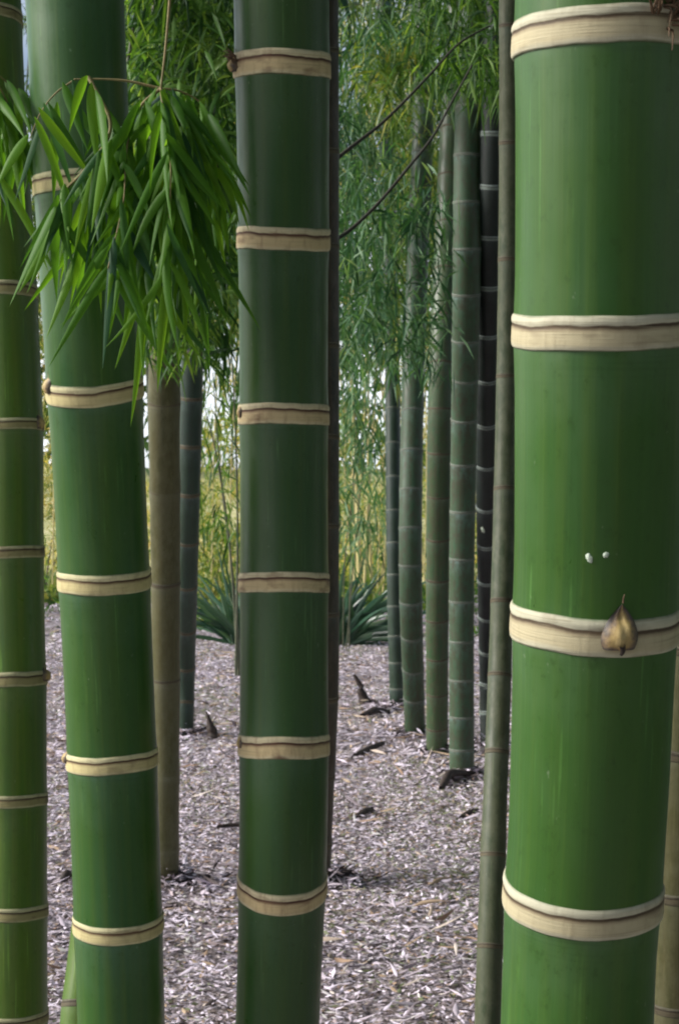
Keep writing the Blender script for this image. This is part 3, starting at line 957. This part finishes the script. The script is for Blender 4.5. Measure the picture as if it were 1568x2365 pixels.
leafy_bamboo('lighter speckled bamboo with pale shining leaves against the central culm',
             [(520, 420, 600, 120, 790, 11.5, 15.0, dict(holes=0.46, fade=0.5))],
             'leaf_blue', [[(600, 1520, 14.0), (590, 900, 14.0), (540, 300, 13.6), (470, -60, 13.2)]], 0.13, 0.014, stem_r=0.02)
leafy_bamboo('bluish leaved bamboo hanging just right of the central culm',
             [(300, 740, 900, 230, 850, 8.3, 11.0, dict(holes=0.46, fade=0.2)), (150, 780, 1040, 20, 850, 6.4, 7.5, dict(holes=0.52, fade=0.35))],
             'leaf_blue', [[(745, 1620, 10.8), (757, 1000, 10.8), (810, 420, 10.4), (890, -80, 10.0)]], 0.115, 0.013)
leafy_bamboo('mid green bamboo with leaves high between the far culms',
             [(400, 880, 1200, -160, 330, 8.2, 11.0, dict(holes=0.46)), (110, 960, 1190, -160, 210, 5.8, 7.0, dict(holes=0.46, fade=0.6))],
             'leaf_mid', [[(1110, 1650, 10.2), (1130, 900, 10.0), (1090, 200, 9.6), (1000, -150, 9.2)]], 0.115, 0.013)
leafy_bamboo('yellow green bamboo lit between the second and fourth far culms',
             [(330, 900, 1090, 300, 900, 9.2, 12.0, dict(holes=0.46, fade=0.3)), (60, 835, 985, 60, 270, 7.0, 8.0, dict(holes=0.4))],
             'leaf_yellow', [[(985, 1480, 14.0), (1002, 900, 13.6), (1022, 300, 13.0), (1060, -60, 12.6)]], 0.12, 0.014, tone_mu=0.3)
leafy_bamboo('young dark leaved bamboo drooping in the bright gap left of the central culm',
             [(42, 465, 558, 790, 1250, 10.5, 13.0, dict(holes=0.4, fade=0.35))],
             'leaf_mid', [[(545, 1560, 12.6), (549, 1200, 12.4), (540, 900, 12.2), (520, 600, 12.0)], [(552, 1560, 12.7), (530, 1250, 12.5), (500, 1050, 12.3), (470, 930, 12.2)], [(556, 1555, 12.8), (538, 1330, 12.7), (512, 1120, 12.5), (492, 860, 12.4)]],
             0.20, 0.018, per=6, stem_r=0.012, tone_mu=0.4, spread=0.4)
leafy_bamboo('young bamboo with thin trailing light green strands beside the golden stems',
             [(100, 785, 890, 800, 1300, 12.5, 14.5, dict(holes=0.4, fade=0.5))],
             'leaf_blue', [[(800, 1500, 15.0), (830, 1150, 14.4), (868, 850, 14.0), (880, 600, 13.8)], [(792, 1500, 15.2), (800, 1250, 14.8), (846, 950, 14.4), (862, 700, 14.2)],
                          [(806, 1500, 15.1), (812, 1180, 14.7), (826, 900, 14.5), (822, 650, 14.3)]], 0.22, 0.020, per=6, stem_r=0.007, tone_mu=0.6, spread=0.35)

# farther masses of bamboo
far_specs = [
    ('broad far bamboo at the left edge behind the olive culm', -260, 200, 19, 24, 'leaf_far', 330),
    ('far dark bamboo thicket seen through the gap left of the central culm', 230, 560, 17, 22, 'leaf_far', 360),
    ('far bamboo thicket directly behind the central culm', 520, 830, 19, 25, 'leaf_mid', 300),
    ('tall far bamboo thicket right of the golden stems', 800, 1130, 17, 22, 'leaf_far', 430),
    ('far bamboo thicket hidden mostly by the thick bright culm', 1060, 1480, 17, 22, 'leaf_far', 330),
    ('far dim bamboo thicket at the right border', 1400, 1900, 15, 20, 'leaf_far', 330),
]
for (lab, x0, x1, z0, z1, mat, n) in far_specs:
    xm = (x0 + x1) / 2
    zm = (z0 + z1) / 2
    stems = []
    for k in range(6):
        xx = xm + (k - 2.5) * 14 + random.uniform(-6, 6)
        gy = HY + F * H / zm
        stems.append([(xx, gy, zm + random.uniform(-0.3, 0.3)), (xx + (k - 2.5) * 6, 950, zm), (xx + (k - 2.5) * 16, 450, zm), (xx + (k - 2.5) * 34, -120, zm)])
    leafy_bamboo(lab, [(n, x0, x1, -220, 560, z0, z1, dict(holes=0.47, freq=0.8)), (n // 4, x0, x1, 560, 800, z0, z1, dict(holes=0.55, freq=0.9, fade=0.6))],
                 mat, stems, 0.22, 0.030, per=11, stem_r=0.03, K=2, group='far bamboo thickets', name='bamboo_thicket')


# golden sunlit bamboo far beyond the clearing
def golden(label, xm, half, Z, n, ytop, leaves):
    gy = HY + F * H / Z
    root = thing('golden_bamboo', label, 'bamboo', tuple(at(xm, gy, Z)), 'golden bamboos beyond the clearing')
    for k in range(n):
        u = (k + random.uniform(-0.3, 0.3)) / max(1, n - 1) * 2 - 1
        z = Z + random.uniform(-0.7, 0.7)
        pts = [at(xm + u * half * 0.55, HY + F * H / z, z), at(xm + u * half * 0.8 + random.uniform(-16, 16), 1080, z), at(xm + u * half * 1.15 + random.uniform(-34, 34), 760, z), at(xm + u * half * 1.9, ytop, z)]
        v, q = tube_mesh('x', pts, random.choice((0.012, 0.016, 0.024, 0.045) if n > 5 else (0.012, 0.016)), 0.010, 7)
        link('culm', mesh_np('culm', v, q), M['strawstem'], root)
    c = box_centres(leaves, xm - half * 1.8, xm + half * 1.8, ytop - 80, 1180, Z - 1, Z + 1, holes=0.5, freq=0.7, fade=0.6)
    foliage('foliage', [sprays(c, 8, 0.2, 0.03, K=2, scatter=0.1, tone_mu=0.5)], M['leaf_gold'], root)


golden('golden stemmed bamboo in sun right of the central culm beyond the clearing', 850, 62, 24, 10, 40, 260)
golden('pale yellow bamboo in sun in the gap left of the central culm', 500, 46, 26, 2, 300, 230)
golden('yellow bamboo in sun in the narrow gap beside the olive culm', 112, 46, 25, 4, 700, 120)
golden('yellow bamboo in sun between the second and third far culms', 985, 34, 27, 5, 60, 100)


# strap leaved plants under the far edge of the clearing
def strap_plant(label, x, y, n, Lr, Wr, mat='leaf_strap', lean=0.0):
    Z = ground_z(y)
    p0 = at(x, y, Z)
    root = thing('strap_leaf_plant', label, 'plant', tuple(p0), 'strap leaved plants')
    base = np.array([[p0.x + random.uniform(-0.12, 0.12), p0.y + random.uniform(-0.12, 0.12), 0.0] for _ in range(n)])
    a = RNG.normal(lean, 0.75, n)
    d = unit(np.stack([np.sin(a), RNG.normal(-0.1, 0.4, n), np.abs(np.cos(a)) * 0.9 + 0.15], 1))
    side = unit(np.cross(d, np.array([0, -1.0, 0.6])[None] + RNG.normal(0, 0.3, (n, 3))))
    foliage('foliage', [leaf_arrays(base, d, side, RNG.uniform(*Lr, n), RNG.uniform(*Wr, n), RNG.uniform(0.1, 0.55, n), 8, 0.3, np.clip(RNG.normal(0.4, 0.28, n), 0, 1))], M[mat], root)
    # short leafless stock the straps rise from
    v, q = tube_mesh('x', [p0 + Vector((0, 0, -0.05)), p0 + Vector((0.01, 0, 0.08)), p0 + Vector((0, 0.01, 0.2))], 0.07, 0.03, 10)
    link('stem', mesh_np('stem', v, q), M['bark'], root)


strap_plant('dark strap leaved plant poking out left of the central culm at the clearing edge', 560, 1490, 64, (0.8, 1.55), (0.025, 0.055), lean=-0.35)
strap_plant('dark broad leaved plant arching right of the central culm toward the far row', 790, 1490, 60, (0.7, 1.45), (0.03, 0.085), lean=0.6)
strap_plant('low pale strap leaved plant at the foot of the yellow bamboo', 470, 1455, 26, (0.35, 0.75), (0.03, 0.05), 'leaf_yellow')
strap_plant('pale tufted plant at the back edge of the clearing near the golden stems', 850, 1405, 40, (0.5, 0.95), (0.03, 0.06), 'leaf_yellow')
strap_plant('tufted plant at the back edge of the clearing between far culms', 1005, 1410, 40, (0.4, 0.8), (0.03, 0.06), 'leaf_yellow')
strap_plant('tufted plant at the back edge of the clearing just left of the central culm', 500, 1400, 50, (0.4, 0.9), (0.02, 0.05), 'leaf_gold')
strap_plant('tufted plant at the back edge of the clearing beside the olive culm', 125, 1395, 40, (0.4, 0.9), (0.03, 0.06), 'leaf_gold')


def undergrowth():
    cs = []
    while len(cs) < 1500:
        z = random.uniform(17.5, 30.0)
        x = random.uniform(-0.34, 0.34) * z
        if random.random() > ((z - 16) / 14) ** 1.2 or noise.noise(Vector((x * 0.9, z * 0.5, 1))) < random.uniform(-0.3, 0.25):
            continue
        cs.append((x, z, random.uniform(0.02, 0.10 + 0.16 * (z - 17) / 13)))
    o = foliage('undergrowth', [sprays(np.array(cs), 8, 0.20, 0.035, scatter=0.12, tone_mu=0.5, down=-0.6, spread=1.0)], M['leaf_mid'], None)
    tag(o, 'low straggling green undergrowth at the far end of the litter clearing', 'undergrowth', kind='stuff')


undergrowth()

def bank_grass():
    cs = []
    while len(cs) < 2600:
        y = random.uniform(27.5, 50)
        x = random.uniform(-0.36, 0.36) * y
        u = (y - 27) / 33
        z = -0.1 + 3.3 * (u * u * (3 - 2 * u))
        if noise.noise(Vector((x * 0.35, y * 0.3, 4))) < random.uniform(-0.45, 0.2):
            continue
        cs.append((x, y, z))
    n = np.array(cs)
    base = np.repeat(n, 7, 0) + RNG.normal(0, 0.12, (len(n) * 7, 3)) * np.array([1, 1, 0.1])
    N = len(base)
    d = unit(RNG.normal(0, 0.45, (N, 3)) * np.array([1, 1, 0]) + np.array([0, 0, 1.0]))
    side = unit(np.cross(d, np.array([0, -1.0, 0])[None] + RNG.normal(0, 0.4, (N, 3))))
    o = foliage('grass', [leaf_arrays(base, d, side, RNG.uniform(0.2, 0.65, N), RNG.uniform(0.02, 0.045, N), RNG.uniform(0.1, 0.6, N), 3, 0.2, np.clip(np.repeat(RNG.random(len(n)), 7) + RNG.normal(0, 0.15, N), 0, 1))], M['leaf_gold'], None)
    tag(o, 'straw and green tussocky grass growing over the sunny bank', 'grass', kind='stuff')


bank_grass()

# low sunny bushes along the bank
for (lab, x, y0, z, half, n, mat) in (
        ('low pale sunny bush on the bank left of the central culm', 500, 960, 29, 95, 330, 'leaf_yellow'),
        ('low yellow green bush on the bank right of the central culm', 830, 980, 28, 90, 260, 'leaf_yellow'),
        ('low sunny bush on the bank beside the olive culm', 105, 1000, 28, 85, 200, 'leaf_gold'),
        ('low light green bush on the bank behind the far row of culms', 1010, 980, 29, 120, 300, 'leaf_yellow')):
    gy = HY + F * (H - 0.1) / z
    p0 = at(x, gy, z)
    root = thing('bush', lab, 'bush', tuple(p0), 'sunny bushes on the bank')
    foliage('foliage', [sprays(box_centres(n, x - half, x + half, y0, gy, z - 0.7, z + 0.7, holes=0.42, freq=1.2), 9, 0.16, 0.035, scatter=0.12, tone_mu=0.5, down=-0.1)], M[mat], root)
    for k in range(4):
        v, q = tube_mesh('x', [p0 + Vector((0, 0, -0.1)), p0 + Vector((0.1 * (k - 1.5), 0.05, 0.4)), p0 + Vector((0.3 * (k - 1.5), 0.1 * (k % 2), 1.0))], 0.02, 0.006, 6)
        link('branch', mesh_np('branch', v, q), M['bark'], root)

# unseen bamboo added beside, above and behind the camera to block skylight
grove = [
    ('added shading bamboo standing right of the thick bright culm outside the picture', (1.3, 3.4), (0.2, 4.5), (0.2, 5.5), 520),
    ('added shading bamboo farther along on the right outside the picture', (2.2, 5.0), (4.5, 11.0), (0.2, 5.5), 520),
    ('added shading bamboo behind the camera on the right', (0.8, 4.5), (-4.5, -0.6), (0.0, 5.5), 520),
    ('added shading bamboo behind the camera', (-2.5, 1.0), (-5.5, -3.0), (0.0, 5.5), 380),
    ('added high shading canopy of bamboo arching over the near culms', (-0.9, 3.5), (0.0, 5.0), (3.3, 5.2), 420),
    ('added high shading canopy of bamboo arching over the clearing', (-1.2, 3.5), (5.0, 10.0), (4.4, 6.4), 420)]
for (lab, xr, yr, zr, n) in grove:
    n = int(n * 1.9)
    root = thing('shading_bamboo', lab, 'bamboo', (sum(xr) / 2, sum(yr) / 2, 0), 'added shading bamboo around the camera')
    for k in range(5):
        x, y = random.uniform(max(xr[0], 1.5) if yr[0] >= 0 else xr[0], max(xr[1], 1.6)), random.uniform(*yr)
        v, q = tube_mesh('x', [Vector((x, y, -0.05)), Vector((x + 0.05, y, 2.0)), Vector((x + random.uniform(-0.2, 0.2), y, 4.0)), Vector((x + random.uniform(-0.9, 0.4), y, 6.0))], 0.05, 0.02, 12)
        link('culm', mesh_np('culm', v, q), M['greybrown_plain'], root)
    cs = np.array([[random.uniform(*xr), random.uniform(*yr), random.uniform(*zr)] for _ in range(n)])
    foliage('foliage', [sprays(cs, 10, 0.24, 0.045, scatter=0.14)], M['leaf_strap'], root)


# a distant wood beyond the bank, reading as one mass
def far_wood():
    cs = []
    while len(cs) < 1500:
        x, y = random.uniform(-34, 34), random.uniform(52, 64)
        z = random.uniform(1.5, 17)
        d = noise.noise(Vector((x * 0.22, y * 0.2, z * 0.22))) * 0.5 + 0.5
        if d < 0.45 or random.random() > 1.15 - z / 22:
            continue
        cs.append((x, y, z))
    a = sprays(np.array(cs), 10, 0.75, 0.28, K=2, scatter=0.5, tone_mu=0.55)
    o = foliage('distant_wood', [a], M['leaf_far'], None)
    tag(o, 'distant pale green wood beyond the straw coloured bank', 'wood', kind='stuff')


far_wood()


# ================================================================== FALLEN BITS ON THE LITTER
def fallen(name, label, cat, pts, w, thick, up=0.0, curl=0.5, taper=False):
    """a curled husk or stick lying on the litter: swept half-tube through pts (print coordinates on the ground)."""
    P = [at(x, y, ground_z(y)) + Vector((0, 0, z)) for (x, y, z) in pts]
    root_p = P[0]
    V, tone = [], []
    n = 14
    m = 7
    for i in range(n):
        t = i / (n - 1) * (len(P) - 1)
        k = min(int(t), len(P) - 2)
        p = P[k].lerp(P[k + 1], t - k)
        T = (P[k + 1] - P[k]).normalized()
        S = T.cross(Vector((0, 0, 1))) if abs(T.z) < 0.9 else Vector((1, 0, 0))
        S.normalize()
        U = S.cross(T)
        u = i / (n - 1)
        ww = w * (0.35 + 0.65 * math.sin(math.pi * min(1, u * 0.8 + 0.12))) * (1 + 0.2 * noise.noise(Vector((u * 5, w * 90, 0))))
        if taper:
            ww = w * (1.0 - 0.9 * u) * (1 + 0.25 * noise.noise(Vector((u * 6, w * 70, 2))))
        for j in range(m):
            a = math.pi * j / (m - 1) * (0.6 + curl)
            V.append(list(p + S * (math.cos(a) * ww * 0.5) + U * (math.sin(a) * (ww * 0.4 + thick) + 0.006)))
        for j in reversed(range(m)):
            a = math.pi * j / (m - 1) * (0.6 + curl)
            V.append(list(p + S * (math.cos(a) * ww * 0.42) + U * (math.sin(a) * (ww * 0.33) + 0.002)))
    k = 2 * m
    Q = []
    for i in range(n - 1):
        for j in range(k):
            j2 = (j + 1) % k
            Q.append([i * k + j, i * k + j2, (i + 1) * k + j2, (i + 1) * k + j])
    o = link(name, mesh_np(name, V, Q), M['deadwood'])
    return tag(o, label, cat, 'dark fallen husks and sticks')


fallen('fallen_husk', 'upright dark pointed husk sticking out of the litter right of the central culm', 'husk', [(846, 1625, 0.0), (832, 1625, 0.10), (814, 1625, 0.20)], 0.10, 0.012, taper=True)
fallen('fallen_husk', 'upright dark pointed husk in the litter left of the central culm', 'husk', [(495, 1705, 0.0), (488, 1705, 0.07), (478, 1705, 0.16)], 0.09, 0.012, taper=True)
fallen('fallen_husk', 'flat dark husk lying at the foot of the slim deep green culm', 'husk', [(836, 1661, 0.01), (865, 1655, 0.025), (897, 1652, 0.01)], 0.07, 0.008)
fallen('fallen_stick', 'dark tilted stick on the litter below the upright husks', 'stick', [(815, 1757, 0.01), (850, 1744, 0.02), (886, 1733, 0.03)], 0.035, 0.01)
fallen('fallen_husk', 'short dark husk alone in the middle of the open litter', 'husk', [(818, 1899, 0.008), (840, 1888, 0.016), (860, 1876, 0.008)], 0.036, 0.004)
fallen('fallen_stick', 'short dark stick touching the left side of the central culm', 'stick', [(502, 1925, 0.02), (530, 1922, 0.02), (570, 1920, 0.02)], 0.016, 0.006)
fallen('fallen_husk', 'large dark curled husk at the foot of the bluish bloomed culm', 'husk', [(1018, 1832, 0.01), (1036, 1816, 0.05), (1068, 1806, 0.03), (1112, 1800, 0.015)], 0.05, 0.01)
fallen('fallen_husk', 'small dark husk between the leaf draped culm and the olive one', 'husk', [(146, 2048, 0.01), (153, 2040, 0.02), (162, 2034, 0.01)], 0.035, 0.01)
fallen('fallen_stick', 'thin dark stick lying right of the tan brown culm foot', 'stick', [(380, 2110, 0.015), (405, 2107, 0.02), (428, 2110, 0.015)], 0.012, 0.005)
fallen('fallen_husk', 'dark husk lying close to the thin grey brown culm', 'husk', [(1064, 1896, 0.008), (1085, 1888, 0.014), (1104, 1880, 0.008)], 0.032, 0.004)

# ================================================================== LIGHT, SKY, CAMERA
SUN_EL, SUN_AZ = math.radians(36), math.radians(-93)      # azimuth from +Y, negative to the left
to_sun = Vector((math.sin(SUN_AZ) * math.cos(SUN_EL), math.cos(SUN_AZ) * math.cos(SUN_EL), math.sin(SUN_EL)))
sd = bpy.data.lights.new('sun', 'SUN')
sd.energy = 3.0
sd.angle = math.radians(24)
sd.color = (1.0, 0.98, 0.95)
so = bpy.data.objects.new('sun', sd)
C.objects.link(so)
so.rotation_euler = (-to_sun).to_track_quat('-Z', 'Y').to_euler()

w = bpy.data.worlds.new('World')
SC.world = w
w.use_nodes = True
nt = w.node_tree
sky = nt.nodes.new('ShaderNodeTexSky')
sky.sky_type = 'NISHITA'
sky.sun_disc = False
sky.sun_elevation = SUN_EL
sky.sun_rotation = SUN_AZ
sky.dust_density = 3.0
sky.air_density = 1.0
bg = nt.nodes['Background']
bg.inputs['Strength'].default_value = 0.08
# a belt of bright broken cloud low round the horizon
sep = nt.nodes.new('ShaderNodeSeparateXYZ')
tco = nt.nodes.new('ShaderNodeTexCoord')
nt.links.new(tco.outputs['Generated'], sep.inputs[0])
cn = nt.nodes.new('ShaderNodeTexNoise')
cn.inputs['Scale'].default_value = 3.2
cn.inputs['Detail'].default_value = 6
nt.links.new(tco.outputs['Generated'], cn.inputs['Vector'])
cr = nt.nodes.new('ShaderNodeValToRGB')
cr.color_ramp.elements[0].position, cr.color_ramp.elements[1].position = 0.38, 0.52
nt.links.new(cn.outputs['Fac'], cr.inputs[0])
er = nt.nodes.new('ShaderNodeValToRGB')
er.color_ramp.elements[0].position, er.color_ramp.elements[0].color = 0.10, (1, 1, 1, 1)
er.color_ramp.elements[1].position, er.color_ramp.elements[1].color = 0.42, (0, 0, 0, 1)
nt.links.new(sep.outputs['Z'], er.inputs[0])
mm = nt.nodes.new('ShaderNodeMath')
mm.operation = 'MULTIPLY'
nt.links.new(cr.outputs[0], mm.inputs[0])
nt.links.new(er.outputs[0], mm.inputs[1])
mc = nt.nodes.new('ShaderNodeMixRGB')
mc.inputs[2].default_value = (11.0, 11.6, 12.4, 1)
nt.links.new(mm.outputs[0], mc.inputs[0])
nt.links.new(sky.outputs[0], mc.inputs[1])
nt.links.new(mc.outputs[0], bg.inputs['Color'])

cam = bpy.data.cameras.new('camera')
co = bpy.data.objects.new('camera', cam)
C.objects.link(co)
co.location = (0, 0, H)
co.rotation_euler = (math.radians(90), 0, 0)
cam.sensor_fit = 'VERTICAL'
cam.sensor_height = 36.0
cam.lens = 36.0 * F / 2365.0
cam.shift_y = (HY - 2365 / 2) / 2365.0
cam.clip_end = 1000
cam.dof.use_dof = True
cam.dof.focus_distance = 1.9
cam.dof.aperture_fstop = 22
SC.camera = co

SC.view_settings.view_transform = 'Standard'
SC.view_settings.look = 'None'
SC.view_settings.exposure = 0.8
SC.view_settings.gamma = 1.0
SC.cycles.use_denoising = True
SC.cycles.max_bounces = 6
SC.cycles.filter_width = 2.0
